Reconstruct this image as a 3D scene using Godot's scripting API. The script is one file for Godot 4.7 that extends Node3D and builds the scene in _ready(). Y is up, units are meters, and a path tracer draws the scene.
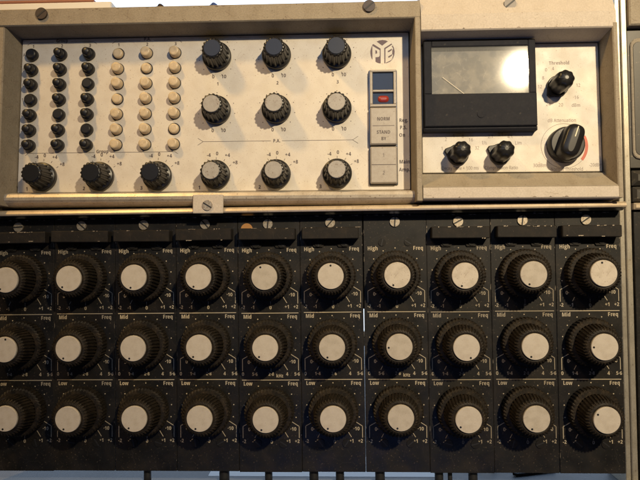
extends Node3D
# Front of a vintage mixing console: ten black equaliser modules under a cream output panel and a limiter panel.
# Sizes are given in millimetres in the tables and turned into metres by MM.
const MM := 0.001
var M := {}
var C := {}            # shared meshes
var font: SystemFont
var font_bold: SystemFont
var glyphs := {}
var UP: Transform3D    # the upper panels lean back a little
var rng := RandomNumberGenerator.new()

func _ready():
	rng.seed = 7
	# ---------- camera ----------
	var cam := Camera3D.new(); cam.name = "camera"
	cam.position = Vector3(0.01139, 0.01176, 0.4304)
	cam.rotation = Vector3(0.03055, 0.04491, -0.0111)
	cam.fov = 42.63; cam.near = 0.01; cam.far = 20.0
	add_child(cam); cam.current = true
	# ---------- environment ----------
	var env := Environment.new()
	env.background_mode = Environment.BG_COLOR
	env.background_color = Color(0.185, 0.165, 0.14)
	env.tonemap_mode = Environment.TONE_MAPPER_LINEAR
	env.tonemap_exposure = 1.0
	env.sdfgi_enabled = true; env.ssao_enabled = true; env.ssil_enabled = true
	var we := WorldEnvironment.new(); we.name = "world_environment"; we.environment = env; add_child(we)
	# ---------- lamps ----------
	# the lamp to the right of the photographer, mirrored in the meter glass
	spot("desk_lamp_light", Vector3(0.369, 0.465, 0.81), Vector3(0.20, 0.10, 0.0), 1.16, Color(1.0, 0.91, 0.75), 0.017, 33.0, 1.0)
	# the lamp high on the left that throws the long knob shadows
	spot("shelf_lamp_light", Vector3(-0.40, 0.68, 0.40), Vector3(-0.06, 0.06, 0.0), 0.32, Color(1.0, 0.81, 0.50), 0.040, 40.0, 0.9)
	# cool daylight: one window behind the photographer and one behind the console
	area("daylight_front_light", Vector3(-0.12, 0.52, 0.84), Vector3(-0.02, 0.12, 0.0), 0.12, Color(0.74, 0.84, 1.0), Vector2(0.55, 0.30))
	area("low_blue_fill_light", Vector3(0.02, -0.34, 0.50), Vector3(0.02, 0.14, 0.0), 0.022, Color(0.40, 0.60, 1.0), Vector2(0.30, 0.16))  # weak blue fill added from below to tint undersides; no source modelled
	area("daylight_back_light", Vector3(0.0, 0.32, -0.78), Vector3(0.0, 0.0, 0.0), 0.5, Color(0.50, 0.74, 1.0), Vector2(1.3, 0.8))

	UP = Transform3D(Basis(Vector3.RIGHT, deg_to_rad(-2.5)) * Basis(Vector3.BACK, deg_to_rad(-0.45)), Vector3(0, 0.045, 0))
	font = SystemFont.new(); font.font_names = PackedStringArray(["Droid Sans"])
	font_bold = SystemFont.new(); font_bold.font_names = PackedStringArray(["Droid Sans"]); font_bold.font_weight = 700
	materials()
	setting()
	console_frame()
	shared_meshes()
	modules()
	output_panel()
	limiter_panel()
	neighbour()
	clutter()

# ================= helpers =================
func spot(called, at, to, energy, color, size, angle, soft):
	var l := SpotLight3D.new(); l.name = called; add_child(l)
	l.look_at_from_position(at, to)
	l.light_energy = energy; l.light_color = color; l.light_size = size
	l.spot_angle = angle; l.spot_angle_attenuation = soft; l.spot_range = 4.0; l.spot_attenuation = 2.0; l.shadow_enabled = true
	return l
func area(called, at, to, energy, color, size):
	var l := AreaLight3D.new(); l.name = called; add_child(l)
	l.look_at_from_position(at, to)
	l.light_energy = energy; l.light_color = color; l.area_size = size; l.area_range = 4.0; l.shadow_enabled = true
	return l
func st_new() -> SurfaceTool:
	var st := SurfaceTool.new(); st.begin(Mesh.PRIMITIVE_TRIANGLES); return st
func mesh_of(st: SurfaceTool) -> Mesh:
	st.generate_normals(); return st.commit()
func put(called: String, mesh: Mesh, mat: Material, parent: Node, at := Vector3.ZERO, turn := 0.0) -> MeshInstance3D:
	var o := MeshInstance3D.new(); o.name = called; o.mesh = mesh; o.material_override = mat
	o.position = at; o.rotation.z = turn
	parent.add_child(o, true)
	return o
func thing(called: String, label: String, category: String, xf := Transform3D.IDENTITY, group := "", kind := "") -> Node3D:
	var o := Node3D.new(); o.name = called; o.transform = xf; add_child(o, true)
	tag(o, label, category, group, kind)
	return o
func tag(o, label, category, group := "", kind := ""):
	if label: o.set_meta("label", label)
	if category: o.set_meta("category", category)
	if group: o.set_meta("group", group)
	if kind: o.set_meta("kind", kind)
# a,b,c counter-clockwise seen from outside
func tri(st: SurfaceTool, a: Vector3, b: Vector3, c: Vector3):
	for p in [a, c, b]:
		st.set_uv(Vector2(p.x, p.y) * 10.0); st.add_vertex(p)
func quad(st, a, b, c, d):
	tri(st, a, b, c); tri(st, a, c, d)
func v3(p: Vector2, z: float) -> Vector3: return Vector3(p.x, p.y, z)
# rings: [[points (counter-clockwise), z, smooth group of the wall that leads to the next ring], ...]
func loft(st: SurfaceTool, rings: Array, front := true, back := false, xf := Transform3D.IDENTITY):
	for i in rings.size() - 1:
		var A = rings[i][0]; var B = rings[i + 1][0]
		var n: int = A.size()
		st.set_smooth_group(rings[i][2])
		for k in n:
			var j := (k + 1) % n
			quad(st, xf * v3(A[k], rings[i][1]), xf * v3(A[j], rings[i][1]), xf * v3(B[j], rings[i + 1][1]), xf * v3(B[k], rings[i + 1][1]))
	for side in 2:
		if (side == 0 and not front) or (side == 1 and not back): continue
		var R = rings[rings.size() - 1] if side == 0 else rings[0]
		var pts: PackedVector2Array = R[0]
		var mid := Vector2.ZERO
		for p in pts: mid += p
		mid /= pts.size()
		st.set_smooth_group(90 + side)
		for k in pts.size():
			var j := (k + 1) % pts.size()
			if side == 0: tri(st, xf * v3(mid, R[1]), xf * v3(pts[k], R[1]), xf * v3(pts[j], R[1]))
			else: tri(st, xf * v3(mid, R[1]), xf * v3(pts[j], R[1]), xf * v3(pts[k], R[1]))
func circle(r: float, n := 40, at := Vector2.ZERO) -> PackedVector2Array:
	var a := PackedVector2Array()
	for k in n: a.append(at + Vector2(cos(TAU * k / n), sin(TAU * k / n)) * r)
	return a
func gear(r0: float, r1: float, teeth: int, skew := 0.0) -> PackedVector2Array:
	var a := PackedVector2Array()
	for k in teeth:
		for q in [[0.0, r0], [0.34, r0], [0.5, r1], [0.84, r1]]:
			var t: float = TAU * (k + q[0] + skew) / teeth
			a.append(Vector2(cos(t), sin(t)) * q[1])
	return a
func rrect(x0, y0, x1, y1, r := 0.4, n := 3) -> PackedVector2Array:
	var a := PackedVector2Array()
	var cs := [[x1 - r, y1 - r, 0.0], [x0 + r, y1 - r, 90.0], [x0 + r, y0 + r, 180.0], [x1 - r, y0 + r, 270.0]]
	for c in cs:
		for k in n + 1:
			var t: float = deg_to_rad(c[2] + 90.0 * k / n)
			a.append(Vector2(c[0] + cos(t) * r, c[1] + sin(t) * r))
	return a
# a plate with rounded corners and a chamfered front edge, all in mm
func plate(st, x0, y0, x1, y1, z0, z1, b := 0.3, r := 0.5, xf := Transform3D.IDENTITY):
	var s := Transform3D(Basis.from_scale(Vector3.ONE * MM), Vector3.ZERO)
	loft(st, [[rrect(x0, y0, x1, y1, r), z0, -1], [rrect(x0, y0, x1, y1, r), z1 - b, -1], [rrect(x0 + b, y0 + b, x1 - b, y1 - b, maxf(r - b * 0.5, 0.05)), z1, -1]], true, true, xf * s)
func plate_mesh(x0, y0, x1, y1, z0, z1, b := 0.3, r := 0.5) -> Mesh:
	var st := st_new(); plate(st, x0, y0, x1, y1, z0, z1, b, r); return mesh_of(st)
# polygon swept along z, any outline, mm
func prism(st: SurfaceTool, poly: PackedVector2Array, z0: float, z1: float, xf := Transform3D.IDENTITY):
	if Geometry2D.is_polygon_clockwise(poly): poly.reverse()
	var s := xf * Transform3D(Basis.from_scale(Vector3.ONE * MM), Vector3.ZERO)
	st.set_smooth_group(-1)
	for k in poly.size():
		var j := (k + 1) % poly.size()
		quad(st, s * v3(poly[k], z0), s * v3(poly[j], z0), s * v3(poly[j], z1), s * v3(poly[k], z1))
	var ix := Geometry2D.triangulate_polygon(poly)
	for k in range(0, ix.size(), 3):
		var a := poly[ix[k]]; var b := poly[ix[k + 1]]; var c := poly[ix[k + 2]]
		if (b - a).cross(c - a) < 0.0: var t := b; b = c; c = t
		tri(st, s * v3(a, z1), s * v3(b, z1), s * v3(c, z1))
		tri(st, s * v3(a, z0), s * v3(c, z0), s * v3(b, z0))
# a rail along x: profile (v, w); a stile along y: profile (u, w)
func rail_mesh(profile: Array, u0, u1) -> Mesh:
	var st := st_new()
	# local x -> v(y), local y -> w(z), local z -> u(x)
	prism(st, PackedVector2Array(profile), u0, u1, Transform3D(Basis(Vector3(0, 1, 0), Vector3(0, 0, 1), Vector3(1, 0, 0)), Vector3.ZERO))
	return mesh_of(st)
func stile_mesh(profile: Array, a, b) -> Mesh:
	var st := st_new()
	# local x -> u(x), local y -> w(z), local z -> -v
	prism(st, PackedVector2Array(profile), -b, -a, Transform3D(Basis(Vector3(1, 0, 0), Vector3(0, 0, 1), Vector3(0, -1, 0)), Vector3.ZERO))
	return mesh_of(st)
func tube(path: Array, r: float, n := 10) -> Mesh:
	var st := st_new(); st.set_smooth_group(1)
	var rings := []
	for i in path.size():
		var d: Vector3 = (path[mini(i + 1, path.size() - 1)] - path[maxi(i - 1, 0)]).normalized()
		var s := d.cross(Vector3(0.31, 0.2, 0.93)).normalized(); var t := s.cross(d)
		var ring := []
		for k in n: ring.append(path[i] + (s * cos(TAU * k / n) + t * sin(TAU * k / n)) * r)
		rings.append(ring)
	for i in rings.size() - 1:
		for k in n:
			var j := (k + 1) % n
			quad(st, rings[i][j], rings[i][k], rings[i + 1][k], rings[i + 1][j])
	for e in [0, rings.size() - 1]:
		for k in n:
			var j := (k + 1) % n
			if e == 0: tri(st, path[0], rings[0][k], rings[0][j])
			else: tri(st, path[e], rings[e][j], rings[e][k])
	return mesh_of(st)
func curve(pts: Array, step := 0.004) -> Array:
	var c := Curve3D.new(); c.bake_interval = step
	for i in pts.size():
		var d: Vector3 = (pts[mini(i + 1, pts.size() - 1)] - pts[maxi(i - 1, 0)]) / 5.0
		c.add_point(pts[i], -d, d)
	return Array(c.get_baked_points())
# ---- printing: letters, dots and lines collected into one thin mesh, mm
func ink() -> SurfaceTool: return st_new()
func letter(st: SurfaceTool, s: String, x, y, em, z := 0.06, bold := false, turn := 0.0, squash := 0.9):
	var key := s + str(em) + str(bold)
	if not glyphs.has(key):
		var t := TextMesh.new(); t.text = s; t.font = font_bold if bold else font
		t.font_size = 32; t.pixel_size = em * MM / 32.0; t.depth = 0.0001; t.curve_step = 4.0
		glyphs[key] = t
	var b := Basis(Vector3.BACK, turn) * Basis.from_scale(Vector3(squash, 1, 1))
	st.append_from(glyphs[key], 0, Transform3D(b, Vector3(x, y, z) * MM))
func line(st: SurfaceTool, x0, y0, x1, y1, w := 0.45, z := 0.06):
	if not C.has("unit_box"):
		var bm := BoxMesh.new(); bm.size = Vector3.ONE; C.unit_box = bm
	var a := Vector2(x0, y0); var b := Vector2(x1, y1); var d := b - a
	var bs := Basis(Vector3.BACK, d.angle()) * Basis.from_scale(Vector3(d.length() + w * 0.6, w, 0.1) * MM)
	st.append_from(C.unit_box, 0, Transform3D(bs, Vector3((x0 + x1) / 2.0, (y0 + y1) / 2.0, z) * MM))
func dot(st: SurfaceTool, x, y, r := 0.45, z := 0.06):
	if not C.has("unit_disc"):
		var cm := CylinderMesh.new(); cm.top_radius = 1; cm.bottom_radius = 1; cm.height = 1; cm.radial_segments = 10; cm.rings = 0; C.unit_disc = cm
	var bs := Basis(Vector3.RIGHT, PI / 2) * Basis.from_scale(Vector3(r, 0.1, r) * MM)
	st.append_from(C.unit_disc, 0, Transform3D(bs, Vector3(x, y, z) * MM))

# ================= materials =================
func noise(seed_, freq, oct := 4, type := FastNoiseLite.TYPE_SIMPLEX_SMOOTH) -> FastNoiseLite:
	var n := FastNoiseLite.new(); n.seed = seed_; n.frequency = freq; n.fractal_octaves = oct; n.noise_type = type; return n
# a colour texture: base tone, broad blotches, fine grain, sparse specks and scratches (linear colours in)
func surface_tex(size: int, seed_: int, base: Color, blotch: Color, blotch_amt: float, grain: float, speck: Color, speck_at: float, scratches := 0, scratch_col := Color.BLACK) -> ImageTexture:
	var a: Image = noise(seed_, 6.0 / size, 4).get_seamless_image(size, size)
	var g: Image = noise(seed_ + 1, 0.22, 2).get_seamless_image(size, size)
	var s: Image = noise(seed_ + 2, 0.11, 2).get_seamless_image(size, size)
	var im := Image.create(size, size, false, Image.FORMAT_RGB8)
	for y in size:
		for x in size:
			var t := clampf((a.get_pixel(x, y).r - 0.35) * 1.6, 0.0, 1.0) * blotch_amt
			var c := base.lerp(blotch, t)
			var k := 1.0 + (g.get_pixel(x, y).r - 0.5) * grain
			c = Color(c.r * k, c.g * k, c.b * k)
			var sp := s.get_pixel(x, y).r
			if sp > speck_at: c = c.lerp(speck, clampf((sp - speck_at) * 9.0, 0.0, 0.85))
			im.set_pixel(x, y, c.linear_to_srgb())
	var r := RandomNumberGenerator.new(); r.seed = seed_ * 31
	for i in scratches:
		var p := Vector2(r.randf() * size, r.randf() * size); var ang := r.randf() * TAU; var L := r.randf_range(0.02, 0.12) * size
		for q in int(L):
			var w := p + Vector2(cos(ang), sin(ang)) * q
			ang += r.randf_range(-0.05, 0.05)
			var xi := posmod(int(w.x), size); var yi := posmod(int(w.y), size)
			im.set_pixel(xi, yi, im.get_pixel(xi, yi).lerp(scratch_col.linear_to_srgb(), 0.55))
	return ImageTexture.create_from_image(im)
func dial_tex() -> ImageTexture:
	# grey meter dial under cloudy, wiped and scratched grime
	var n := 512
	var a: Image = noise(71, 0.012, 5).get_seamless_image(n, n)
	var b: Image = noise(72, 0.035, 4, FastNoiseLite.TYPE_CELLULAR).get_seamless_image(n, n)
	var c: Image = noise(73, 0.02, 3).get_seamless_image(n, n)
	var g: Image = noise(74, 0.3, 2).get_seamless_image(n, n)
	var im := Image.create(n, n, false, Image.FORMAT_RGB8)
	for y in n:
		for x in n:
			var t := smoothstep(0.30, 0.72, a.get_pixel(x, y).r)
			var q := smoothstep(0.55, 0.85, b.get_pixel(x, y).r) * smoothstep(0.4, 0.65, c.get_pixel(x, y).r)
			var col := Color(0.075, 0.077, 0.081).lerp(Color(0.175, 0.162, 0.142), t).lerp(Color(0.38, 0.35, 0.30), q * 0.45)
			var k := 1.0 + (g.get_pixel(x, y).r - 0.5) * 0.5
			im.set_pixel(x, y, Color(col.r * k, col.g * k, col.b * k).linear_to_srgb())
	var r := RandomNumberGenerator.new(); r.seed = 75
	for i in 170:
		var p := Vector2(r.randf() * n, r.randf() * n); var ang := r.randf() * TAU; var L := r.randf_range(0.01, 0.10) * n; var w := r.randi_range(1, 3)
		var pale := Color(0.45, 0.41, 0.34).linear_to_srgb() if r.randf() < 0.65 else Color(0.05, 0.05, 0.055).linear_to_srgb()
		for q in int(L):
			p += Vector2(cos(ang), sin(ang)); ang += r.randf_range(-0.18, 0.18)
			for e in w:
				var xi := posmod(int(p.x) + e, n); var yi := posmod(int(p.y), n)
				im.set_pixel(xi, yi, im.get_pixel(xi, yi).lerp(pale, 0.4))
	return ImageTexture.create_from_image(im)
func std(called: String, tex: Texture2D, color: Color, rough: float, metal := 0.0, scale := 10.0, world := true) -> StandardMaterial3D:
	var m := StandardMaterial3D.new(); m.resource_name = called
	if tex: m.albedo_texture = tex; m.albedo_color = Color.WHITE
	else: m.albedo_color = color.linear_to_srgb()
	m.roughness = rough; m.metallic = metal
	m.uv1_triplanar = true; m.uv1_world_triplanar = world; m.uv1_scale = Vector3.ONE * scale
	M[called] = m
	return m
func relief(m: StandardMaterial3D, seed_: int, freq: float, depth_cm: float):
	var im: Image = noise(seed_, freq, 3).get_seamless_image(256, 256)
	m.heightmap_enabled = true; m.heightmap_scale = depth_cm; m.heightmap_texture = ImageTexture.create_from_image(im)
func rough_map(m: StandardMaterial3D, seed_: int, lo: float, hi: float):
	var a: Image = noise(seed_, 0.02, 4).get_seamless_image(256, 256)
	var im := Image.create(256, 256, false, Image.FORMAT_RGB8)
	for y in 256:
		for x in 256:
			var v := lerpf(lo, hi, a.get_pixel(x, y).r); im.set_pixel(x, y, Color(v, v, v))
	m.roughness = 1.0; m.roughness_texture = ImageTexture.create_from_image(im)
func materials():
	var m
	m = std("cream", surface_tex(512, 11, Color(0.635, 0.585, 0.505), Color(0.54, 0.48, 0.40), 0.6, 0.16, Color(0.30, 0.20, 0.14), 0.83, 10, Color(0.42, 0.33, 0.26)), Color.WHITE, 0.5, 0.0, 11.0)
	rough_map(m, 21, 0.38, 0.62)
	m = std("beige", surface_tex(256, 12, Color(0.305, 0.262, 0.20), Color(0.22, 0.18, 0.13), 0.45, 0.34, Color(0.09, 0.065, 0.045), 0.84, 40, Color(0.16, 0.12, 0.09)), Color.WHITE, 0.45, 0.0, 14.0)
	m.roughness = 0.62; m.metallic_specular = 0.24
	relief(m, 31, 0.10, 0.012)
	m = std("pale_paint", surface_tex(256, 13, Color(0.52, 0.46, 0.39), Color(0.43, 0.37, 0.30), 0.5, 0.26, Color(0.2, 0.13, 0.08), 0.86, 14, Color(0.25, 0.2, 0.14)), Color.WHITE, 0.4, 0.0, 12.0)
	m.roughness = 0.58; m.metallic_specular = 0.28
	relief(m, 32, 0.10, 0.006)
	m = std("black_panel", surface_tex(512, 14, Color(0.0065, 0.006, 0.0055), Color(0.016, 0.0125, 0.0095), 0.9, 0.5, Color(0.085, 0.065, 0.045), 0.79, 60, Color(0.05, 0.042, 0.033)), Color.WHITE, 0.5, 0.0, 9.0)
	rough_map(m, 22, 0.40, 0.62); m.metallic_specular = 0.42
	m = std("black_paint", surface_tex(256, 15, Color(0.015, 0.0135, 0.0125), Color(0.028, 0.022, 0.017), 0.7, 0.4, Color(0.08, 0.06, 0.045), 0.82, 30, Color(0.06, 0.05, 0.04)), Color.WHITE, 0.6, 0.0, 20.0); m.metallic_specular = 0.3
	m = std("knob_black", surface_tex(256, 16, Color(0.009, 0.0088, 0.009), Color(0.016, 0.013, 0.011), 0.6, 0.3, Color(0.04, 0.032, 0.025), 0.83, 0), Color.WHITE, 0.36, 0.0, 25.0)
	m = std("knob_knurl", surface_tex(256, 17, Color(0.011, 0.009, 0.0072), Color(0.040, 0.029, 0.018), 0.85, 0.5, Color(0.10, 0.072, 0.044), 0.79, 0), Color.WHITE, 0.55, 0.0, 25.0); m.metallic_specular = 0.3
	m = std("gloss_black", null, Color(0.011, 0.011, 0.012), 0.34)
	m = std("button_black", null, Color(0.010, 0.010, 0.012), 0.42)
	m = std("button_cream", surface_tex(128, 18, Color(0.60, 0.48, 0.315), Color(0.46, 0.35, 0.21), 0.8, 0.1, Color(0.25, 0.17, 0.1), 0.82), Color.WHITE, 0.4, 0.0, 30.0)
	for i in 3:
		m = std("cap_%d" % i, surface_tex(256, 40 + i, [Color(0.49, 0.443, 0.375), Color(0.44, 0.395, 0.33), Color(0.52, 0.467, 0.39)][i], [Color(0.41, 0.36, 0.295), Color(0.35, 0.31, 0.25), Color(0.40, 0.35, 0.28)][i], 0.8, 0.14, Color(0.16, 0.11, 0.08), [0.88, 0.85, 0.82][i], [3, 12, 22][i], Color(0.22, 0.16, 0.12)), Color.WHITE, 0.42, 0.0, 22.0)
	m = std("cap_grey", surface_tex(128, 44, Color(0.36, 0.335, 0.30), Color(0.29, 0.26, 0.225), 0.7, 0.2, Color(0.15, 0.1, 0.07), 0.8), Color.WHITE, 0.45, 0.0, 30.0)
	m = std("gold", surface_tex(256, 52, Color(0.62, 0.50, 0.35), Color(0.46, 0.35, 0.22), 0.8, 0.2, Color(0.2, 0.13, 0.07), 0.82, 20, Color(0.3, 0.22, 0.15)), Color.WHITE, 0.36, 0.35, 14.0)
	m = std("rail_metal", surface_tex(256, 57, Color(0.56, 0.50, 0.41), Color(0.40, 0.33, 0.25), 0.7, 0.25, Color(0.16, 0.11, 0.07), 0.82, 50, Color(0.26, 0.2, 0.15)), Color.WHITE, 0.42, 0.45, 14.0)
	m = std("chrome", surface_tex(256, 45, Color(0.62, 0.56, 0.47), Color(0.45, 0.37, 0.28), 0.8, 0.2, Color(0.2, 0.14, 0.09), 0.78, 20, Color(0.3, 0.25, 0.2)), Color.WHITE, 0.3, 0.85, 14.0)
	m = std("steel_dark", null, Color(0.16, 0.17, 0.19), 0.22, 1.0)
	m = std("screw", surface_tex(128, 46, Color(0.52, 0.46, 0.37), Color(0.34, 0.26, 0.18), 0.9, 0.3, Color(0.12, 0.08, 0.05), 0.72), Color.WHITE, 0.38, 0.6, 60.0)
	m = std("screw_dark", null, Color(0.011, 0.010, 0.009), 0.5, 0.0); m.metallic_specular = 0.35
	m = std("screw_brown", null, Color(0.05, 0.035, 0.028), 0.4, 0.1)
	m = std("letter_cream", null, Color(0.45, 0.38, 0.27), 0.6)
	m = std("letter_faded", null, Color(0.33, 0.275, 0.195), 0.65)
	m = std("letter_dark", null, Color(0.075, 0.055, 0.055), 0.6)
	m = std("letter_red", null, Color(0.52, 0.12, 0.07), 0.55)
	m = std("letter_grey", null, Color(0.26, 0.21, 0.19), 0.6)
	m = std("logo", null, Color(0.10, 0.062, 0.075), 0.55)
	m = std("switch_grey", surface_tex(128, 47, Color(0.36, 0.325, 0.28), Color(0.29, 0.25, 0.21), 0.6, 0.15, Color(0.12, 0.09, 0.07), 0.82), Color.WHITE, 0.4, 0.0, 30.0)
	m = std("switch_window", null, Color(0.014, 0.016, 0.021), 0.15)
	m = std("red_lens", null, Color(0.27, 0.028, 0.018), 0.3)
	m = std("meter_case", surface_tex(128, 48, Color(0.022, 0.023, 0.029), Color(0.030, 0.030, 0.035), 0.6, 0.2, Color(0.06, 0.055, 0.05), 0.85), Color.WHITE, 0.75, 0.0, 20.0); m.metallic_specular = 0.25
	m = std("meter_face", dial_tex(), Color.WHITE, 0.6, 0.0, 15.0)
	m = std("needle", null, Color(0.75, 0.66, 0.5), 0.4)
	m = std("bare_metal", null, Color(0.36, 0.30, 0.23), 0.45, 0.3)
	m = std("chip_dark", null, Color(0.13, 0.095, 0.065), 0.5, 0.2)
	m = std("orange_sticker", null, Color(0.40, 0.19, 0.055), 0.6)
	m = std("white_pointer", null, Color(0.75, 0.68, 0.5), 0.5)
	m = std("rubber_and_shade", null, Color(0.012, 0.012, 0.014), 0.55)  # cable rubber; also the painted shade inside screw slots
	m = std("cable_blue", null, Color(0.05, 0.09, 0.30), 0.45)
	m = std("desk", surface_tex(256, 50, Color(0.13, 0.135, 0.14), Color(0.09, 0.09, 0.09), 0.6, 0.08, Color(0.2, 0.2, 0.2), 0.85), Color.WHITE, 0.5, 0.0, 4.0); m.metallic_specular = 0.2
	m = std("paper_white", null, Color(0.78, 0.76, 0.72), 0.7)
	m = std("paper_red", null, Color(0.30, 0.12, 0.075), 0.6)
	m = std("post_metal", surface_tex(256, 55, Color(0.46, 0.42, 0.34), Color(0.34, 0.30, 0.23), 0.8, 0.25, Color(0.15, 0.11, 0.07), 0.83, 30, Color(0.25, 0.2, 0.15)), Color.WHITE, 0.36, 0.55, 14.0)
	m = std("olive_dark", surface_tex(128, 51, Color(0.05, 0.044, 0.034), Color(0.035, 0.03, 0.024), 0.7, 0.2, Color(0.2, 0.16, 0.1), 0.82), Color.WHITE, 0.4, 0.0, 20.0)
	var g := StandardMaterial3D.new(); g.resource_name = "glass"; g.transparency = BaseMaterial3D.TRANSPARENCY_ALPHA
	g.albedo_color = Color(0.9, 0.9, 0.88, 0.1); g.roughness = 0.05; M.glass = g
	var w := StandardMaterial3D.new(); w.resource_name = "bright_pane"; w.albedo_color = Color(0.8, 0.85, 0.9); w.emission_enabled = true
	w.emission = Color(0.86, 0.92, 1.0); w.emission_energy_multiplier = 1.7; M.pane = w

# ================= setting =================
func setting():
	var d := put("desk", plate_mesh(-700, -350, 700, 350, -20, 0, 1.0, 5.0), M.desk, self, Vector3(0, -0.145, -0.33))
	d.rotation.x = -PI / 2
	d.set_meta("kind", "structure"); d.set_meta("label", "pale desk top lit blue by daylight under the modules"); d.set_meta("category", "desk")
	# the bright window behind the console: sash bars round a glowing pane
	var w := thing("window", "bright bluish daylight window above the top rail of the console", "window", Transform3D(Basis.IDENTITY, Vector3(0, -0.145, -0.82)))
	put("pane", plate_mesh(-1180, 12, 1180, 900, 0, 4), M.pane, w)
	put("sill", plate_mesh(-1220, 0, 1220, 11, -10, 14, 1.0), M.paper_white, w)
	put("frame", plate_mesh(-1220, 902, 1220, 940, -10, 14, 1.0), M.paper_white, w)
	for s in [-1, 1]:
		put("frame", plate_mesh(1182 if s > 0 else -1220, 11, 1220 if s > 0 else -1182, 902, -10, 14, 1.0), M.paper_white, w)

# ================= console frame =================
func V(a, b): return Vector2(a, b)
func console_frame():
	var f := thing("console_frame", "beige painted metal console frame with rails round the two upper panels", "console frame", UP)
	put("top_rail", rail_mesh([V(128.5, -3), V(138, -3), V(138, -62), V(142.5, -62), V(142.5, 18), V(141.6, 19), V(130.9, 19), V(130.2, 18.2), V(128.5, 0)], -242, 61.6), M.beige, f)
	put("left_stile", stile_mesh([V(-242, -3), V(-226.6, -3), V(-226.6, 0), V(-228.8, 18), V(-229.5, 18.8), V(-242, 18.8)], 3.9, 129.5), M.beige, f)
	put("bottom_rail", rail_mesh([V(14.2, -3), V(14.2, 0.2), V(13.0, 9.5), V(11.8, 12), V(9.6, 12.9), V(7.6, 12.6), V(6.0, 11), V(4.6, 8.6), V(3.9, 6), V(3.9, -3)], -242, 61.4), M.rail_metal, f)
	put("divider_stile", stile_mesh([V(56.2, -3), V(56.2, 0), V(57.8, 18), V(58.3, 18.8), V(61.2, 18.8), V(61.8, 18.2), V(63.6, 0), V(63.6, -3)], 4.5, 133), M.beige, f)
	put("top_rail", rail_mesh([V(118.4, -3), V(152, -3), V(152, 11), V(133.0, 18.6), V(132.2, 19), V(121.6, 19), V(120.8, 18.2), V(118.4, 0)], 62.2, 192.2), M.pale_paint, f)
	put("right_stile", stile_mesh([V(188.2, -3), V(188.2, 0), V(189.6, 18.4), V(190.3, 19.2), V(192.7, 19.2), V(192.7, -3)], 5.6, 124), M.beige, f)
	put("bottom_rail", rail_mesh([V(13.4, -3), V(13.4, 18.4), V(12.9, 18.9), V(6.2, 18.9), V(5.5, 18.2), V(5.5, -3)], 62.2, 191.8), M.pale_paint, f)
	put("light_stop_plate", plate_mesh(-241, 4.2, 192.4, 131, -9, -3.2, 0.3, 0.5), M.rubber_and_shade, f)  # dark sheet added to stop window light leaking round the panels
	put("sloping_sill", rail_mesh([V(25.8, -3), V(25.8, 0), V(24.8, 3), V(23.4, 4.2), V(19.0, 10.5), V(15.6, 16), V(14.0, 18.6), V(13.45, 18.7), V(13.45, -3)], 62.2, 191.8), M.beige, f)
	for s in [[-202.0, 138.3, M.screw_brown], [27.0, 138.6, M.screw_brown], [123.0, 139.5, M.screw_brown]]:
		var z := 19.0 if s[0] < 60 else 15.5
		screw(f, 4.1, 3.2, s[2], Vector3(s[0], s[1], z) * MM, 0.7)
	var r := RandomNumberGenerator.new(); r.seed = 91
	for e in [[-228.0, 56.0, 131.0, 19.0, 1.0], [64.0, 188.0, 121.7, 19.0, 1.0], [64.0, 188.0, 6.3, 18.9, 1.0], [-228.0, 55.0, 141.5, 19.0, -1.0]]:
		var st := st_new()
		for i in 9:
			var x := r.randf_range(e[0], e[1] - 6.0); var L := r.randf_range(0.4, 3.2); var h: float = r.randf_range(0.25, 0.9) * e[4]
			prism(st, PackedVector2Array([V(x, e[2]), V(x + L, e[2]), V(x + L * 0.8, e[2] + h * 0.7), V(x + L * 0.5, e[2] + h), V(x + L * 0.15, e[2] + h * 0.5)]), e[3] - 0.05, e[3] + 0.03)
		var ch := put("paint_chip", mesh_of(st), M.chip_dark, f); ch.set_meta("kind", "stuff")
	var l := put("latch_plate", plate_mesh(-94.4, -2.6, -73.4, 10.4, 12.95, 14.4, 0.4, 0.6), M.pale_paint, f)
	screw(f, 3.5, 1.8, M.screw, Vector3(-84.2, 2.9, 14.4) * MM, -0.55)
	# the lower carcass stands upright on the desk
	var b := thing("module_rack", "bright metal strip and pale upright posts that hold the black modules", "rack")
	put("metal_strip", rail_mesh([V(48.0, -4), V(48.0, 9.6), V(47.6, 11.0), V(46.8, 11.9), V(45.2, 12.6), V(44.2, 12.2), V(43.9, 11.4), V(43.9, -4)], -250, 197.6), M.gold, b)
	put("lower_lip", rail_mesh([V(43.7, -4), V(43.7, 9), V(42.4, 6), V(42.2, 2.6), V(42.2, -4)], -250, 197.6), M.steel_dark, b)
	put("filler_rail", rail_mesh([V(64, -30), V(64, -8), V(-24, -8), V(-24, -30)], -250, 197.6), M.rubber_and_shade, b)  # dark filler, carried upward to block daylight leaking under the upper panels
	put("post", stile_mesh([V(198.1, -30), V(198.1, -0.6), V(198.5, -0.2), V(201.0, -0.2), V(201.5, -0.7), V(201.5, -30)], -144.8, 190), M.post_metal, b)
	put("post", stile_mesh([V(201.7, -30), V(201.7, -2.6), V(202.2, -2.6), V(202.2, -0.6), V(202.7, 0.0), V(205.7, 0.0), V(206.2, -0.6), V(206.2, -30)], -144.8, 190), M.post_metal, b)

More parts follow.
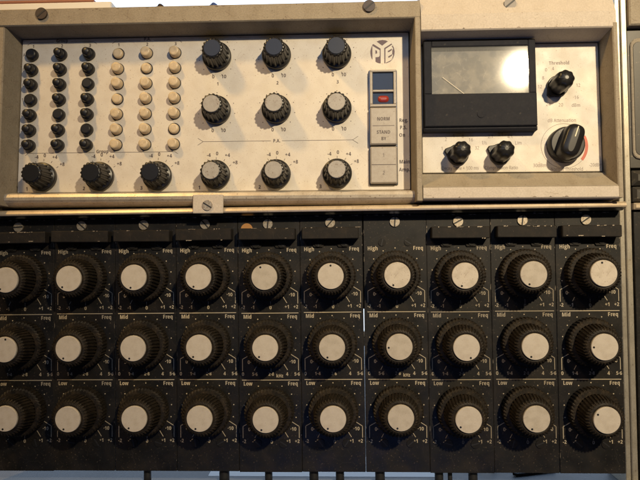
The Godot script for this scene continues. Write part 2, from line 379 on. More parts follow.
func screw(parent: Node3D, r: float, h: float, mat: Material, at: Vector3, turn: float):
	var o := put("screw", screw_mesh(r, h), mat, parent, at, turn)
	put("slot", plate_mesh(-r * 0.97, -r * 0.135, r * 0.97, r * 0.135, h * 0.4, h * 0.56, 0.02, 0.05), M.rubber_and_shade, o)  # dark sliver that paints the shade inside the slot
func screw_mesh(r: float, h: float) -> Mesh:
	var key := "screw%s_%s" % [r, h]
	if C.has(key): return C[key]
	var st := st_new()
	loft(st, [[circle(r * MM, 28), 0.0, 1], [circle(r * MM, 28), h * 0.5 * MM, 1]], true, false)
	for s in [0, 1]:
		var p := PackedVector2Array(); var p2 := PackedVector2Array()
		for k in 17:
			var t: float = deg_to_rad(9.0 + 162.0 * k / 16.0) + PI * s
			p.append(Vector2(cos(t), sin(t)) * r); p2.append(Vector2(cos(t), sin(t)) * r * 0.88)
		var sc := func(a, k): var o := PackedVector2Array(); for q in a: o.append(q * k); return o
		loft(st, [[sc.call(p, MM), h * 0.5 * MM, -1], [sc.call(p, MM), h * 0.8 * MM, -1], [sc.call(p2, MM), h * MM, -1]], true, false)
	C[key] = mesh_of(st)
	return C[key]

# ================= meshes used many times =================
func shared_meshes():
	var st := st_new()   # outer ring of the twin knobs
	var g1 := gear(16.4 * MM, 17.0 * MM, 44, 0.0); var g0 := gear(15.4 * MM, 15.9 * MM, 44, 0.35)
	loft(st, [[circle(15.6 * MM, 176), 0.2 * MM, -1], [g1, 0.9 * MM, -1], [g1, 8.0 * MM, -1], [g0, 9.0 * MM, -1], [circle(13.2 * MM, 176), 9.2 * MM, 2], [circle(12.2 * MM, 176), 8.6 * MM, 2]], true, false)
	C.ring = mesh_of(st)
	st = st_new()        # upper knob body
	var h1 := gear(12.8 * MM, 13.7 * MM, 36); var h2 := gear(11.8 * MM, 12.6 * MM, 36, 0.7); var h3 := gear(10.7 * MM, 11.2 * MM, 36, 0.7)
	loft(st, [[circle(11.6 * MM, 144), 8.7 * MM, -1], [h1, 9.9 * MM, -1], [h2, 21.8 * MM, -1], [h3, 23.2 * MM, -1], [circle(9.8 * MM, 144), 23.7 * MM, 2], [circle(8.8 * MM, 144), 23.4 * MM, 3]], true, false)
	C.knob = mesh_of(st)
	st = st_new()        # cap disc
	loft(st, [[circle(8.6 * MM, 48), 23.4 * MM, 1], [circle(8.6 * MM, 48), 24.6 * MM, -1], [circle(8.35 * MM, 48), 24.95 * MM, 2]], true, false)
	C.cap = mesh_of(st)
	st = st_new()
	loft(st, [[circle(0.68 * MM, 12), 24.9 * MM, 1], [circle(0.68 * MM, 12), 25.05 * MM, 1]], true, false)
	C.index = mesh_of(st)
	st = st_new()        # fluted knob of the upper panel
	var f0 := gear(8.2 * MM, 9.0 * MM, 16); var f1 := gear(7.0 * MM, 7.6 * MM, 16); var f2 := gear(6.4 * MM, 6.8 * MM, 16)
	loft(st, [[circle(10.2 * MM, 64), 0.1 * MM, 1], [circle(10.4 * MM, 64), 1.0 * MM, 1], [circle(10.4 * MM, 64), 3.2 * MM, -1], [circle(10.0 * MM, 64), 3.9 * MM, 2], [circle(9.2 * MM, 64), 4.3 * MM, -1], [f0, 4.8 * MM, -1], [f1, 16.4 * MM, -1], [f2, 17.3 * MM, 3], [circle(6.1 * MM, 64), 17.5 * MM, 4]], true, false)
	C.fluted = mesh_of(st)
	st = st_new()
	loft(st, [[circle(5.95 * MM, 40), 17.3 * MM, 1], [circle(5.95 * MM, 40), 17.7 * MM, -1], [circle(5.7 * MM, 40), 17.95 * MM, 2]], true, false)
	C.fluted_cap = mesh_of(st)
	st = st_new()        # button collar
	loft(st, [[circle(4.25 * MM, 32), 0.0, 1], [circle(4.4 * MM, 32), 1.8 * MM, 1], [circle(4.2 * MM, 32), 3.0 * MM, 1], [circle(3.7 * MM, 32), 4.0 * MM, 1], [circle(2.9 * MM, 32), 4.5 * MM, 1]], true, false)
	C.collar = mesh_of(st)
	st = st_new()        # black stem
	loft(st, [[circle(3.2 * MM, 28), 0.0, 1], [circle(3.0 * MM, 28), 4.6 * MM, 1], [circle(2.7 * MM, 28), 5.6 * MM, 1], [circle(1.9 * MM, 28), 6.2 * MM, 1], [circle(0.5 * MM, 28), 6.4 * MM, 1]], true, false)
	C.stem = mesh_of(st)
	st = st_new()        # dark socket of the cream buttons
	loft(st, [[circle(4.45 * MM, 36), 0.0, 1], [circle(4.4 * MM, 36), 0.35 * MM, 2], [circle(4.0 * MM, 36), 0.4 * MM, 3]], true, false)
	C.socket = mesh_of(st)
	st = st_new()        # cream button
	loft(st, [[circle(3.9 * MM, 32), 0.3 * MM, 1], [circle(3.75 * MM, 32), 2.4 * MM, 1], [circle(3.45 * MM, 32), 4.9 * MM, 1], [circle(3.1 * MM, 32), 5.3 * MM, 1], [circle(2.3 * MM, 32), 5.4 * MM, 1]], true, false)
	C.cream_button = mesh_of(st)

# ================= the ten black modules =================
func module_print(with_khz: bool) -> Mesh:
	var st := ink()
	var Y := [0.0, -46.6, -93.2]
	for r in 3:
		var cy: float = Y[r]
		for a in [0, 26.4, -26.4, 53.5, -53.5, 79.5, -79.5, 105.5, -105.5]:
			var t: float = deg_to_rad(90.0 - a)
			dot(st, cos(t) * 18.6, cy + sin(t) * 18.6, 0.42)
		letter(st, ["High", "Mid", "Low"][r], -15.6, cy + 18.4, 3.7, 0.06, true)
		letter(st, "Freq", 15.9, cy + 18.4, 3.7, 0.06, true)
		line(st, -13.6, cy - 8.0, -19.3, cy - 11.2, 0.42); line(st, -19.3, cy - 11.2, -19.3, cy - 19.2, 0.42)
		line(st, 15.0, cy - 8.0, 20.0, cy - 11.2, 0.42); line(st, 20.0, cy - 11.2, 20.0, cy - 19.0, 0.42)
		letter(st, "0·", -14.4, cy - 13.3, 3.4, 0.06, true); letter(st, "·10", 15.9, cy - 13.0, 3.4, 0.06, true)
		line(st, -9.6, cy - 16.4, -11.0, cy - 19.0, 0.35); line(st, 9.8, cy - 14.6, 12.3, cy - 18.6, 0.42)
		line(st, 0.8, cy - 17.6, 0.8, cy - 20.0, 0.35)
		if r == 1:
			letter(st, "0", -19.0, cy - 21.6, 3.4, 0.06, true)
			letter(st, "5·6" if with_khz else "1·4", -10.6, cy - 21.6, 3.2, 0.06, true)
			letter(st, "2·8", 0.8, cy - 21.6, 3.2, 0.06, true)
			if with_khz: letter(st, "kHz", 6.8, cy - 22.8, 3.0, 0.06, true)
			letter(st, "4", 12.0, cy - 21.6, 3.4, 0.06, true)
			letter(st, "5·6", 19.0, cy - 21.6, 3.2, 0.06, true)
		else:
			letter(st, "-2", -18.4, cy - 21.6, 3.4, 0.06, true); letter(st, "-1", -11.6, cy - 21.6, 3.4, 0.06, true)
			letter(st, "0", 0.8, cy - 21.9, 3.4, 0.06, true)
			letter(st, "+1", 12.4, cy - 21.4, 3.4, 0.06, true); letter(st, "+2", 18.6, cy - 21.4, 3.4, 0.06, true)
		if r < 2: line(st, -19.6, cy - 25.7, 20.2, cy - 25.7, 0.5)
	return st.commit()
func chips_mesh(seed_: int) -> Mesh:
	# bare metal showing where the black paint has chipped off the edges of the pull bar
	var r := RandomNumberGenerator.new(); r.seed = seed_
	var st := st_new()
	for i in r.randi_range(4, 8):
		var x := r.randf_range(-19, 18); var L := r.randf_range(0.6, 5.5) if r.randf() < 0.5 else r.randf_range(0.4, 1.4)
		var h := r.randf_range(0.25, 0.9); var low := r.randf() < 0.22
		var y := 33.02 if not low else 25.2 + r.randf() * 1.5
		var p := PackedVector2Array([V(x, y), V(x + L, y), V(x + L * 0.92, y - h * 0.6), V(x + L * 0.55, y - h * 0.8), V(x + L * 0.3, y - h * 0.45), V(x + L * 0.1, y - h)])
		prism(st, p, 8.9, 9.08)
	return mesh_of(st)
func edge_chips(seed_: int) -> Mesh:
	# bare metal along the rubbed top and side edges of a panel
	var r := RandomNumberGenerator.new(); r.seed = seed_
	var st := st_new()
	for i in r.randi_range(6, 11):
		var x := r.randf_range(-21.0, 18.0); var L := r.randf_range(0.5, 4.5); var h := r.randf_range(0.15, 0.5)
		prism(st, PackedVector2Array([V(x, 41.75), V(x + L, 41.75), V(x + L * 0.8, 41.75 - h), V(x + L * 0.35, 41.75 - h * 0.6)]), -0.05, 0.03)
	for i in r.randi_range(5, 10):
		var s := -1.0 if r.randf() < 0.5 else 1.0
		var y := r.randf_range(20.0, 41.0) if r.randf() < 0.6 else r.randf_range(-130.0, 20.0)
		var L := r.randf_range(0.5, 5.0); var h := r.randf_range(0.12, 0.3)
		prism(st, PackedVector2Array([V(s * 21.7, y), V(s * 21.7, y - L), V(s * (21.7 - h), y - L * 0.7), V(s * (21.7 - h * 0.5), y - L * 0.2)]), -0.05, 0.03)
	return mesh_of(st)
func modules():
	var panel := plate_mesh(-21.93, -136, 21.93, 42.0, -2.0, 0.0, 0.3, 0.5)
	var print_a := module_print(false); var print_b := module_print(true)
	var st := st_new()
	plate(st, -20.4, 25, 20.4, 33, 0.05, 9, 0.5, 0.6)
	var bar := mesh_of(st)
	var tabs := []
	for s in [-1, 1]:
		st = st_new()
		prism(st, PackedVector2Array([V(s * 9 - 6.5, 24.9), V(s * 9 + 6.5, 24.9), V(s * 9 + 3.2, 19.6), V(s * 9 - 3.2, 19.6)]), 0.05, 1.2)
		tabs.append(mesh_of(st))
	var ang := [[-120, -127, -106, -116, 111, 90, -113, -109, -115, 99], [81, -116, -110, -122, -125, -116, 183, -68, -113, 180], [-100, -113, -121, -112, -113, -120, -110, -140, -116, 147]]
	var slot := [0.05, -0.7, -0.62, -0.85, 1.45, 0.85, 1.5, 0.5, 1.45, 0.6]
	var shift := [0.0, 0.0, 0.0, 0.0, 0.0, -0.12, 0.3, 0.05, 0.0, 0.0]
	var cap_of := [[0, 0, 0, 0, 1, 0, 2, 2, 1, 2], [0, 0, 0, 0, 0, 1, 1, 0, 0, 0], [0, 0, 0, 0, 0, 0, 1, 0, 1, 0]]
	var labels := ["black equaliser module cut off by the left edge of the picture",
		"black equaliser module, second from the left, a pale chip on its pull bar",
		"black equaliser module third from the left, below the third black knob of the cream panel",
		"black equaliser module directly under the small latch plate with a screw",
		"black equaliser module with an orange sticker at its top corner",
		"black equaliser module, sixth from the left, its upper knob dot pointing straight up",
		"black equaliser module with no pull bar, two bare dark screws instead",
		"black equaliser module just right of the one without a pull bar",
		"black equaliser module, second from the right, under the compression ratio knob",
		"black equaliser module at the right end beside the pale upright posts"]
	for c in 10:
		var t := thing("channel_module", labels[c], "equaliser module", Transform3D(Basis.IDENTITY, Vector3((c - 5) * 44.0 + shift[c], 0, 0) * MM), "row of black equaliser modules")
		put("panel", panel, M.black_panel, t)
		put("lettering", print_b if c == 4 or c == 6 else print_a, M.letter_faded if c in [0, 1, 7, 8] else M.letter_cream, t)
		var ec := put("paint_chip", edge_chips(300 + c * 11), M.bare_metal, t)
		ec.set_meta("kind", "stuff")
		t.position.y = rng.randf_range(-0.35, 0.35) * MM; t.rotation.z = rng.randf_range(-0.0015, 0.0015)
		for r in 3:
			var k := put("knob", C.knob, M.knob_knurl, t, Vector3(0, -46.6 * r, 0) * MM, deg_to_rad(ang[r][c] - 90.0))
			k.rotation.x = rng.randf_range(-0.018, 0.018); k.rotation.y = rng.randf_range(-0.018, 0.018); k.position += Vector3(rng.randf_range(-0.25, 0.25), rng.randf_range(-0.25, 0.25), rng.randf_range(0.0, 0.3)) * MM
			put("outer_ring", C.ring, M.knob_knurl, k, Vector3.ZERO, rng.randf() * 0.2)
			put("cap", C.cap, M["cap_%d" % cap_of[r][c]], k)
			put("index_dot", C.index, M.gloss_black, k, Vector3(0, 7.0, 0) * MM)
		screw(t, 3.4, 2.2, M.screw, Vector3([-4, -2, -1, -1, -0.5, -0.5, 0, 0, 0, -1][c], 36.8, 0) * MM, slot[c])
		if c != 6:
			var h := put("pull_bar", bar, M.black_paint, t)
			h.position = Vector3(rng.randf_range(-0.5, 0.5), rng.randf_range(-0.5, 0.5), 0.0) * MM; h.rotation.z = rng.randf_range(-0.012, 0.012); h.scale.x = rng.randf_range(0.95, 1.0)
			for q in tabs: put("tab", q, M.black_paint, h)
			var ch := put("paint_chip", chips_mesh(60 + c * 7), M.bare_metal, h)
			ch.set_meta("kind", "stuff")
		for s in [-1, 1]:
			screw(t, 2.6, 1.2, M.screw_dark, Vector3(s * 9, 22.6, 1.2 if c != 6 else 0.0) * MM, rng.randf() * 3.0)
			screw(t, 2.9, 1.2, M.screw_dark, Vector3(s * 9, -116.2, 0) * MM, rng.randf() * 3.0)
		if c == 4:
			st = st_new(); var hp := PackedVector2Array()
			for q in 17: hp.append(V(cos(PI * q / 16.0) * 4.2 - 15.5, sin(PI * q / 16.0) * 4.2 + 33.3))
			prism(st, hp, 0.05, 0.2); put("sticker", mesh_of(st), M.orange_sticker, t)

# ================= the cream output panel =================
func fluted(t: Node3D, x, y, black: bool, turn := 0.0):
	var k := put("knob", C.fluted, M.knob_black, t, Vector3(x, y, 0) * MM, turn)
	put("cap", C.fluted_cap, M.gloss_black if black else M.cap_grey, k)
func output_panel():
	var t := thing("output_panel", "cream metal panel with black and cream push buttons, fluted knobs and round emblem", "control panel", UP)
	put("panel", plate_mesh(-225.8, 14.8, 55.5, 127.9, -2.0, 0.0, 0.3, 0.6), M.cream, t)
	var p := ink()
	# push buttons
	var cols := [-217.4, -196.1, -175.3, -154.0, -133.0, -112.2]
	var out_of := [[0, 1, 1, 0, 1, 1], [1, 1, 1, 1, 0, 1], [1, 1, 0, 1, 1, 1], [0, 1, 1, 0, 1, 1], [1, 0, 1, 1, 1, 1], [1, 1, 0, 1, 1, 0], [1, 1, 1, 1, 1, 1]]
	for r in 7:
		var y := 115.9 - 11.17 * r
		letter(p, ["A", "B", "C", "1", "2", "3", "4"][r], -224.2, y + 0.6, 2.8)
		for c in 6:
			var up: bool = out_of[r][c] == 1
			if c < 3:
				var b := put("push_button", C.stem, M.button_black, t, Vector3(cols[c], y, 2.2 if up else -2.4) * MM)
				put("collar", C.collar, M.button_black, b, Vector3(0, 0, -2.2 if up else 2.4) * MM)
			else:
				var b := put("push_button", C.cream_button, M.button_cream, t, Vector3(cols[c], y, 0.0 if up else -2.6) * MM)
				put("socket", C.socket, M.rubber_and_shade, b, Vector3(0, 0, 0.0 if up else 2.6) * MM)
	for i in 3:
		letter(p, str(i + 1), cols[i], 122.8, 3.0, 0.06, true); letter(p, str(i + 1), cols[i + 3], 122.8, 3.0, 0.06, true)
		var gx: float = [-207.0, -165.2, -123.4][i]
		fluted(t, gx, 25.9, true, i * 0.5)
		fluted(t, -81.6 + 43.0 * i, 112.2, true, 0.3 + i)
		fluted(t, -81.6 + 43.0 * i, 72.9, false, 0.9 * i)
		fluted(t, -81.6 + 43.0 * i, 26.4, false, 0.4 * i)
		for base in [gx, -81.6 + 43.0 * i]:
			letter(p, "-4", base - 5.4, 40.8, 3.6, 0.06, true); letter(p, "0", base + 0.6, 41.9, 3.6, 0.06, true); letter(p, "+4", base + 8.0, 40.6, 3.6, 0.06, true); letter(p, "+8", base + 13.6, 35.3, 3.6, 0.06, true)
			letter(p, str(i + 1), base - 11.8, 17.6, 3.6, 0.06, true)
			for a in [-28, 0, 28, 55]:
				var d: Vector2 = Vector2(sin(deg_to_rad(a)), cos(deg_to_rad(a)))
				line(p, base + d.x * 11.6, 26.2 + d.y * 11.6, base + d.x * 13.0, 26.2 + d.y * 13.0, 0.3)
		for y in [112.2, 72.9]:
			var x: float = -81.6 + 43.0 * i
			letter(p, "0", x - 2.8, y - 14.3, 3.6, 0.06, true); letter(p, "10", x + 4.8, y - 14.3, 3.6, 0.06, true)
			for a in range(0, 331, 33):
				var d := Vector2(sin(deg_to_rad(a + 195)), cos(deg_to_rad(a + 195)))
				dot(p, x + d.x * 13.2, y + d.y * 13.2, 0.33)
		letter(p, str(i + 1), -81.0 + 43.0 * i, 92.6, 3.3, 0.06, true)
	# headings and bracket lines
	letter(p, "Group", -196.2, 126.6, 3.3, 0.06, true); letter(p, "P.A.", -133.0, 126.6, 3.3, 0.06, true)
	for a in [[-219.5, -202.5, -189.5, -172.6], [-156.5, -138.0, -128.2, -110.0]]:
		line(p, a[0], 125.6, a[1], 125.6, 0.22); line(p, a[2], 125.6, a[3], 125.6, 0.22)
		line(p, a[0], 125.6, a[0] - 2.2, 123.8, 0.25); line(p, a[3], 125.6, a[3] + 2.2, 123.8, 0.25)
	letter(p, "Group", -164.2, 44.3, 3.4, 0.06, true)
	line(p, -218.5, 43.6, -170.2, 43.6, 0.25); line(p, -158.0, 43.6, -111.5, 43.6, 0.25); line(p, -218.5, 43.6, -220.8, 42.0, 0.25); line(p, -111.5, 43.6, -109.4, 42.2, 0.25)
	letter(p, "P.A.", -38.4, 50.6, 3.3, 0.06, true)
	line(p, -91.2, 50.6, -42.6, 50.6, 0.25); line(p, -34.6, 50.6, 15.4, 50.6, 0.25)
	for s in [-1, 1]:
		line(p, -91.2, 50.6, -95.0, 50.6 + s * 2.5, 0.25); line(p, 15.4, 50.6, 19.2, 50.6 + s * 2.5, 0.25)
	letter(p, "Reg.", 51.4, 64.2, 3.5, 0.06, true); letter(p, "P.S.", 51.2, 59.0, 3.5, 0.06, true); letter(p, "On", 50.2, 53.6, 3.5, 0.06, true)
	letter(p, "Main", 51.7, 34.6, 3.5, 0.06, true); letter(p, "Amp.", 51.7, 29.0, 3.5, 0.06, true)
	put("lettering", p.commit(), M.letter_dark, t)
	emblem(t)
	switches(t)
func emblem(t: Node3D):
	# round emblem: dark pieces of a disc that leave the letters P Y E standing in the panel's cream
	var polys := [
		[165, 97, 200, 83, 240, 78, 280, 83, 315, 97, 238, 155],
		[112, 138, 96, 168, 83, 210, 79, 250, 84, 290, 98, 335, 106, 342, 106, 160],
		[104, 142, 120, 132, 216, 196, 216, 399, 190, 396, 165, 386, 147, 374, 147, 315, 192, 310, 205, 290, 205, 216, 116, 160],
		[147, 215, 168, 226, 171, 258, 147, 268],
		[362, 128, 372, 142, 281, 202, 279, 398, 265, 400, 265, 190],
		[377, 152, 395, 190, 404, 240, 398, 290, 380, 335, 370, 346, 373, 322, 384, 285, 371, 276, 373, 216, 384, 200, 369, 168],
		[312, 231, 366, 199, 366, 219, 330, 246, 313, 246],
		[318, 305, 369, 275, 369, 293, 330, 322, 318, 322],
		[286, 400, 340, 378, 374, 346, 366, 346, 335, 368, 286, 390]]
	var st := st_new()
	for q in polys:
		var a := PackedVector2Array()
		for k in range(0, q.size(), 2): a.append(Vector2(36.9 + (q[k] - 240) / 13.33 * 0.708, 114.0 - (q[k + 1] - 240) / 13.33 * 0.708))
		prism(st, a, 0.02, 0.12)
	put("emblem", mesh_of(st), M.logo, t)
func switches(t: Node3D):
	var f := put("switch_frame", plate_mesh(26.9, 17.9, 46.9, 100.2, 0.05, 0.9, 0.3, 0.6), M.steel_dark, t)
	# indicator: a metal bezel with two dark windows, a red lens in the lower one
	var st := st_new()
	for r in [[27.6, 98.0, 46.2, 99.6], [27.6, 73.0, 46.2, 74.9], [27.6, 74.9, 29.6, 98.0], [44.2, 74.9, 46.2, 98.0], [29.6, 83.6, 44.2, 85.2]]:
		plate(st, r[0], r[1], r[2], r[3], 0.9, 4.2, 0.4, 0.3)
	var b := put("indicator", mesh_of(st), M.switch_grey, t)
	put("window", plate_mesh(29.6, 85.2, 44.2, 98.0, 0.9, 2.4, 0.2, 0.2), M.switch_window, b)
	put("window", plate_mesh(29.6, 74.9, 44.2, 83.6, 0.9, 2.2, 0.2, 0.2), M.switch_window, b)
	st = st_new()
	loft(st, [[rrect(33.2 * MM, 76.6 * MM, 41.0 * MM, 81.4 * MM, 2.2 * MM, 4), 2.2 * MM, 1], [rrect(33.6 * MM, 77.0 * MM, 40.6 * MM, 81.0 * MM, 1.9 * MM, 4), 3.0 * MM, 1], [rrect(35.2 * MM, 78.2 * MM, 39.0 * MM, 79.8 * MM, 0.7 * MM, 4), 3.4 * MM, 1]], true)
	put("red_lens", mesh_of(st), M.red_lens, b)
	var n := put("rocker", plate_mesh(27.6, 46.0, 46.2, 72.2, 0.9, 5.2, 0.8, 0.8), M.switch_grey, t)
	var p := ink()
	letter(p, "NORM", 36.9, 64.0, 3.3, 5.26, true); letter(p, "STAND", 36.9, 54.6, 3.3, 5.26, true); letter(p, "BY", 36.9, 50.0, 3.0, 5.26, true)
	line(p, 29.4, 59.2, 44.4, 59.2, 0.3, 5.26)
	put("lettering", p.commit(), M.letter_dark, n)
	var a := put("rocker", plate_mesh(27.6, 18.8, 46.2, 44.6, 0.9, 4.6, 0.8, 0.8), M.switch_grey, t)
	p = ink()
	letter(p, "1", 36.9, 38.4, 3.3, 4.66); letter(p, "2", 36.9, 26.0, 3.3, 4.66); line(p, 28.6, 31.8, 45.2, 31.8, 0.4, 4.66)
	put("lettering", p.commit(), M.letter_dark, a)

# ================= the limiter panel =================
func small_knob(t: Node3D, x, y, point: float):
	# lobed body on a pointed skirt
	var st := st_new()
	var lobes := func(r): 
		var a := PackedVector2Array()
		for k in 64:
			var th := TAU * k / 64.0
			a.append(Vector2(cos(th), sin(th)) * (r * (0.955 + 0.045 * cos(8.0 * th))) * MM)
		return a
	loft(st, [[lobes.call(6.6), 3.0 * MM, 1], [lobes.call(6.5), 13.5 * MM, 1], [lobes.call(6.2), 17.0 * MM, 1], [lobes.call(5.4), 18.8 * MM, 1], [lobes.call(3.6), 19.8 * MM, 1], [lobes.call(1.2), 20.1 * MM, 1]], true)
	var k := put("knob", mesh_of(st), M.knob_gloss, t, Vector3(x, y, 0) * MM, point)
	st = st_new()
	var sk := PackedVector2Array()
	for q in 33:
		var th := deg_to_rad(30.0 + 300.0 * q / 32.0); sk.append(Vector2(cos(th), sin(th)) * 7.4 * MM)
	sk.append(Vector2(9.6, -1.0) * MM); sk.append(Vector2(9.6, 1.0) * MM)
	var s2 := PackedVector2Array()
	for q in sk: s2.append(q * 0.93)
	loft(st, [[sk, 0.1 * MM, -1], [sk, 2.4 * MM, -1], [s2, 3.0 * MM, -1]], true)
	put("skirt", mesh_of(st), M.knob_gloss, k)
func limiter_panel():
	M.knob_gloss = std("knob_gloss", null, Color(0.014, 0.0135, 0.014), 0.3)
	M.knob_gloss.metallic_specular = 0.36
	var t := thing("limiter_panel", "cream limiter panel with a dark framed meter and four black knobs", "control panel", UP)
	put("panel", plate_mesh(64.3, 26.5, 187.5, 117.7, -2.0, 0.0, 0.3, 0.6), M.cream, t)
	meter(t)
	small_knob(t, 158.4, 86.6, deg_to_rad(225))
	small_knob(t, 88.6, 38.9, deg_to_rad(160))
	small_knob(t, 117.6, 38.9, deg_to_rad(150))
	big_knob(t, 162.0, 44.6)
	var p := ink()
	letter(p, "Threshold", 160.4, 103.6, 3.3, 0.06, true)
	for q in [["0", 151.2, 98.8], ["4", 156.0, 99.6], ["8", 149.0, 93.0], ["12", 146.6, 86.8], ["12", 173.0, 87.4], ["16", 171.6, 78.8], ["20", 160.6, 73.6], ["24", 152.0, 74.2], ["dBm", 171.0, 73.2]]:
		letter(p, q[0], q[1], q[2], 2.6)
	letter(p, "dB Attenuation", 161.0, 62.6, 2.9); letter(p, "30dBm", 145.0, 31.0, 2.5); letter(p, "-20dBm", 183.2, 31.0, 2.4, 0.06, false, 0.0, 0.8); letter(p, "Normal Threshold", 163.4, 28.2, 2.9, 0.06, false, 0.0, 0.85)
	letter(p, "Decay Time × 100 ms", 90.2, 29.6, 2.8, 0.06, false, 0.0, 0.85); letter(p, "Compression Ratio", 118.6, 29.6, 2.8, 0.06, false, 0.0, 0.85)
	for q in [["1", 78.0, 43.6], ["2", 80.8, 50.2], ["4", 86.0, 52.6], ["8", 92.4, 52.2], ["16", 98.0, 49.6], ["32", 102.2, 43.8], ["1½", 107.2, 47.4], ["2:1", 111.8, 51.8], ["3:1", 118.6, 53.0], ["4:1", 125.2, 51.6], ["Lim", 130.8, 47.0]]:
		letter(p, q[0], q[1], q[2], 2.5)
	for k in 48:     # thin ring printed round the large knob
		var a0 := TAU * k / 64.0 + deg_to_rad(62); var a1 := TAU * (k + 1) / 64.0 + deg_to_rad(62)
		line(p, 162.0 + cos(a0) * 15.7, 44.6 + sin(a0) * 15.7, 162.0 + cos(a1) * 15.7, 44.6 + sin(a1) * 15.7, 0.25)
	put("lettering", p.commit(), M.letter_grey, t)
	var st := st_new(); var ap := PackedVector2Array()
	for k in 21:
		var a := deg_to_rad(-40.0 + 66.0 * k / 20.0); ap.append(V(162.0 + cos(a) * 16.4, 44.6 + sin(a) * 16.4))
	for k in 21:
		var a := deg_to_rad(26.0 - 66.0 * k / 20.0); ap.append(V(162.0 + cos(a) * 14.4, 44.6 + sin(a) * 14.4))
	prism(st, ap, 0.02, 0.12)
	put("red_arc", mesh_of(st), M.letter_red, t)
func big_knob(t: Node3D, x, y):
	var st := st_new()
	loft(st, [[circle(12.2 * MM, 56), 0.1 * MM, 1], [circle(12.0 * MM, 56), 6.5 * MM, 1], [circle(11.4 * MM, 56), 7.6 * MM, 2], [circle(10.8 * MM, 56), 7.9 * MM, 3]], true)
	var k := put("knob", mesh_of(st), M.knob_gloss, t, Vector3(x, y, 0) * MM)
	# waisted grip bar with rounded ends
	st = st_new()
	var grip := func(s: float, e: float):
		var a := PackedVector2Array()
		for q in 48:
			var th := TAU * q / 48.0
			var rx := 11.6 * e; var ry := 8.2 * s
			var cx := cos(th); var sy := sin(th)
			var px := signf(cx) * pow(absf(cx), 0.75) * rx
			var w := 1.0 - 0.18 * (1.0 - pow(absf(px / rx), 2.0))
			a.append(Vector2(px, signf(sy) * pow(absf(sy), 0.8) * ry * w) * MM)
		return a
	loft(st, [[grip.call(1.0, 1.0), 7.8 * MM, 1], [grip.call(0.97, 0.98), 15.5 * MM, 1], [grip.call(0.9, 0.95), 17.6 * MM, 1], [grip.call(0.7, 0.88), 18.8 * MM, 1], [grip.call(0.3, 0.72), 19.3 * MM, 1]], true)
	var g := put("grip", mesh_of(st), M.knob_gloss, k, Vector3.ZERO, deg_to_rad(70))
	put("pointer_line", plate_mesh(2.0, -0.35, 9.4, 0.35, 19.0, 19.5, 0.1, 0.1), M.white_pointer, k, Vector3.ZERO, deg_to_rad(70))
func meter(t: Node3D):
	var st := st_new()
	for r in [[65.0, 80.2, 70.5, 118.0], [136.9, 80.2, 141.8, 118.0], [70.5, 113.6, 136.9, 118.0]]:
		plate(st, r[0], r[1], r[2], r[3], 0.1, 8.2, 0.6, 0.2)
	plate(st, 65.0, 57.2, 141.8, 80.2, 0.1, 8.6, 0.6, 0.3)
	plate(st, 64.6, 54.4, 142.2, 57.2, 0.1, 7.6, 1.2, 0.3)
	var m := put("meter", mesh_of(st), M.meter_case, t)
	put("dial", plate_mesh(70.5, 80.2, 136.9, 113.6, 0.1, 3.0, 0.1, 0.1), M.meter_face, m)
	put("needle", plate_mesh(0.0, -0.22, 21.5, 0.22, 3.6, 4.0, 0.05, 0.1), M.needle, m, Vector3(78.4, 93.4, 0.0) * MM, deg_to_rad(-39))
	put("glass", plate_mesh(70.4, 80.1, 137.0, 113.7, 6.6, 7.4, 0.05, 0.1), M.glass, m)
	put("screw", screw_mesh(2.6, 0.9), M.meter_case, m, Vector3(103.6, 65.6, 8.6) * MM, 0.4)

# ================= what shows beyond the posts =================
func neighbour():
	var t := thing("side_panel", "dark panel edge with tan trim beyond the pale posts, cut off at right", "control panel")
	put("lower_panel", plate_mesh(206.9, -144.5, 250, 41.5, -6, 1, 0.3, 0.5), M.black_panel, t)
	put("strip", plate_mesh(206.9, 43.0, 250, 47.6, -6, 3, 1.2, 0.5), M.gold, t)
	put("lower_rail", plate_mesh(206.9, 48.4, 250, 58.6, -6, 3, 2.0, 0.5), M.olive_dark, t)
	put("lower_rail", plate_mesh(206.9, 59.6, 250, 70.0, -6, 3, 3.0, 0.5), M.olive_dark, t)
	put("face", plate_mesh(206.9, 72.0, 250, 168, -8, -2, 0.3, 0.5), M.olive_dark, t)
	put("back", plate_mesh(206.5, -144.5, 250, 205, -14, -8.2, 0.3, 0.5), M.rubber_and_shade, t)  # dark sheet added to close gaps where the window shone through
	var tr := put("trim", plate_mesh(208.6, 78.0, 250, 162, -2, -0.5, 0.5, 5.0), M.beige, t)
	put("window", plate_mesh(210.2, 80.5, 250, 159.5, -0.8, -0.2, 0.2, 4.0), M.olive_dark, tr)
	put("top_rail", plate_mesh(206.9, 170.0, 250, 205, -6, 3, 1.0, 0.5), M.beige, t)

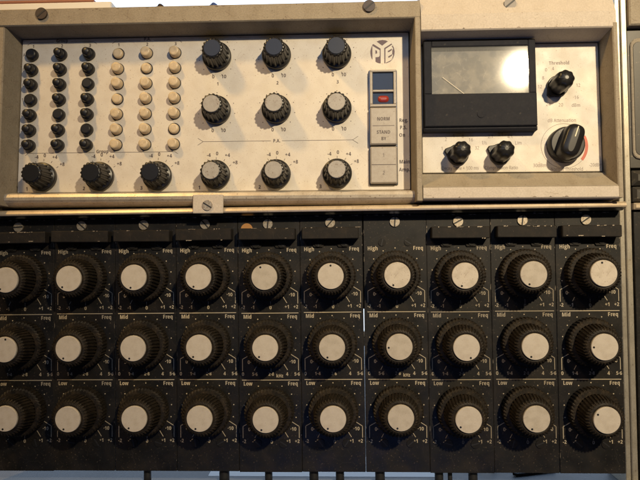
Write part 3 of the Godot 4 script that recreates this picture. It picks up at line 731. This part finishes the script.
# ================= loose things round the console =================
func clutter():
	# black leads that come down behind the modules and run away over the desk
	var xs := [-133.0, -77.8, -46.3, -14.3, 4.0, 32.0, 73.0, 80.6, 96.4]
	var where := ["black lead hanging under the third module, leftmost of the leads", "thick black lead hanging under the fourth module from the left", "black lead hanging under the fifth module from the left", "left one of the two black leads under the sixth module", "right one of the two black leads under the sixth module", "thick black lead under the module without a pull bar", "leftmost of three black leads under the eighth module", "thin middle lead of three under the eighth module", "rightmost of all the black leads, under the eighth module"]
	for i in xs.size():
		var x: float = xs[i] * MM; var rr: float = [2.6, 3.6, 2.7, 3.3, 3.1, 3.5, 3.0, 1.6, 3.2][i] * MM
		var p := curve([Vector3(x + 0.001, -0.100, -0.008), Vector3(x, -0.125, -0.007), Vector3(x, -0.1448, -0.0065)])
		var o := put("black_cable", tube(p, rr), M.rubber_and_shade, self)
		tag(o, where[i], "cable", "black leads under the modules")
	var wire := put("thin_cable", tube(curve([Vector3(0.098, -0.1435, -0.05), Vector3(0.112, -0.1385, -0.03), Vector3(0.124, -0.1435, -0.045), Vector3(0.140, -0.139, -0.035), Vector3(0.128, -0.1437, -0.02), Vector3(0.160, -0.1437, -0.03)]), 0.0011), M.rubber_and_shade, self)
	tag(wire, "thin tangled dark wire on the pale desk below the ninth module", "wire")
	var bar := put("pale_strip", rail_mesh([V(-144.95, -60), V(-144.95, -17), V(-144.9, -17), V(-144.3, -30), V(-144.3, -60)], -92, 72), M.paper_white, self)
	tag(bar, "thin pale strip lying on the desk behind the black leads", "strip")
	# folders on top of the frame at the left
	var y := 142.6
	for i in 3:
		var h: float = [20.0, 2.6, 12.0][i]
		var b := put("folder", plate_mesh(-275 - i * 6, y, -166 - i * 14, y + h, -58 + i * 2, -14 - i * 1, 0.8, 0.8), [M.paper_white, M.paper_red, M.paper_white][i], self)
		b.transform = UP
		y += h + 0.15
		tag(b, ["lowest white folder lying on the top rail at upper left", "red folder between two white ones at upper left", "topmost white folder at upper left corner"][i], "folder", "folders on the top rail")
	for i in 2:
		var u: float = [-138.0, -96.0][i]
		var pth := curve([Vector3(u - 22 + i * 20, 145.2, -44), Vector3(u, 150, -36), Vector3(u + 3, 165, -32), Vector3(u + 9, 158, -26), Vector3(u + 16, 145.4, -22)].map(func(q): return UP * (q * MM)))
		var o := put("patch_cable", tube(pth, 0.0024), [M.screw_brown, M.cable_blue][i], self)
		tag(o, ["brown looped cable on the top rail beside the folders", "blue looped cable on the top rail above the button columns"][i], "cable")
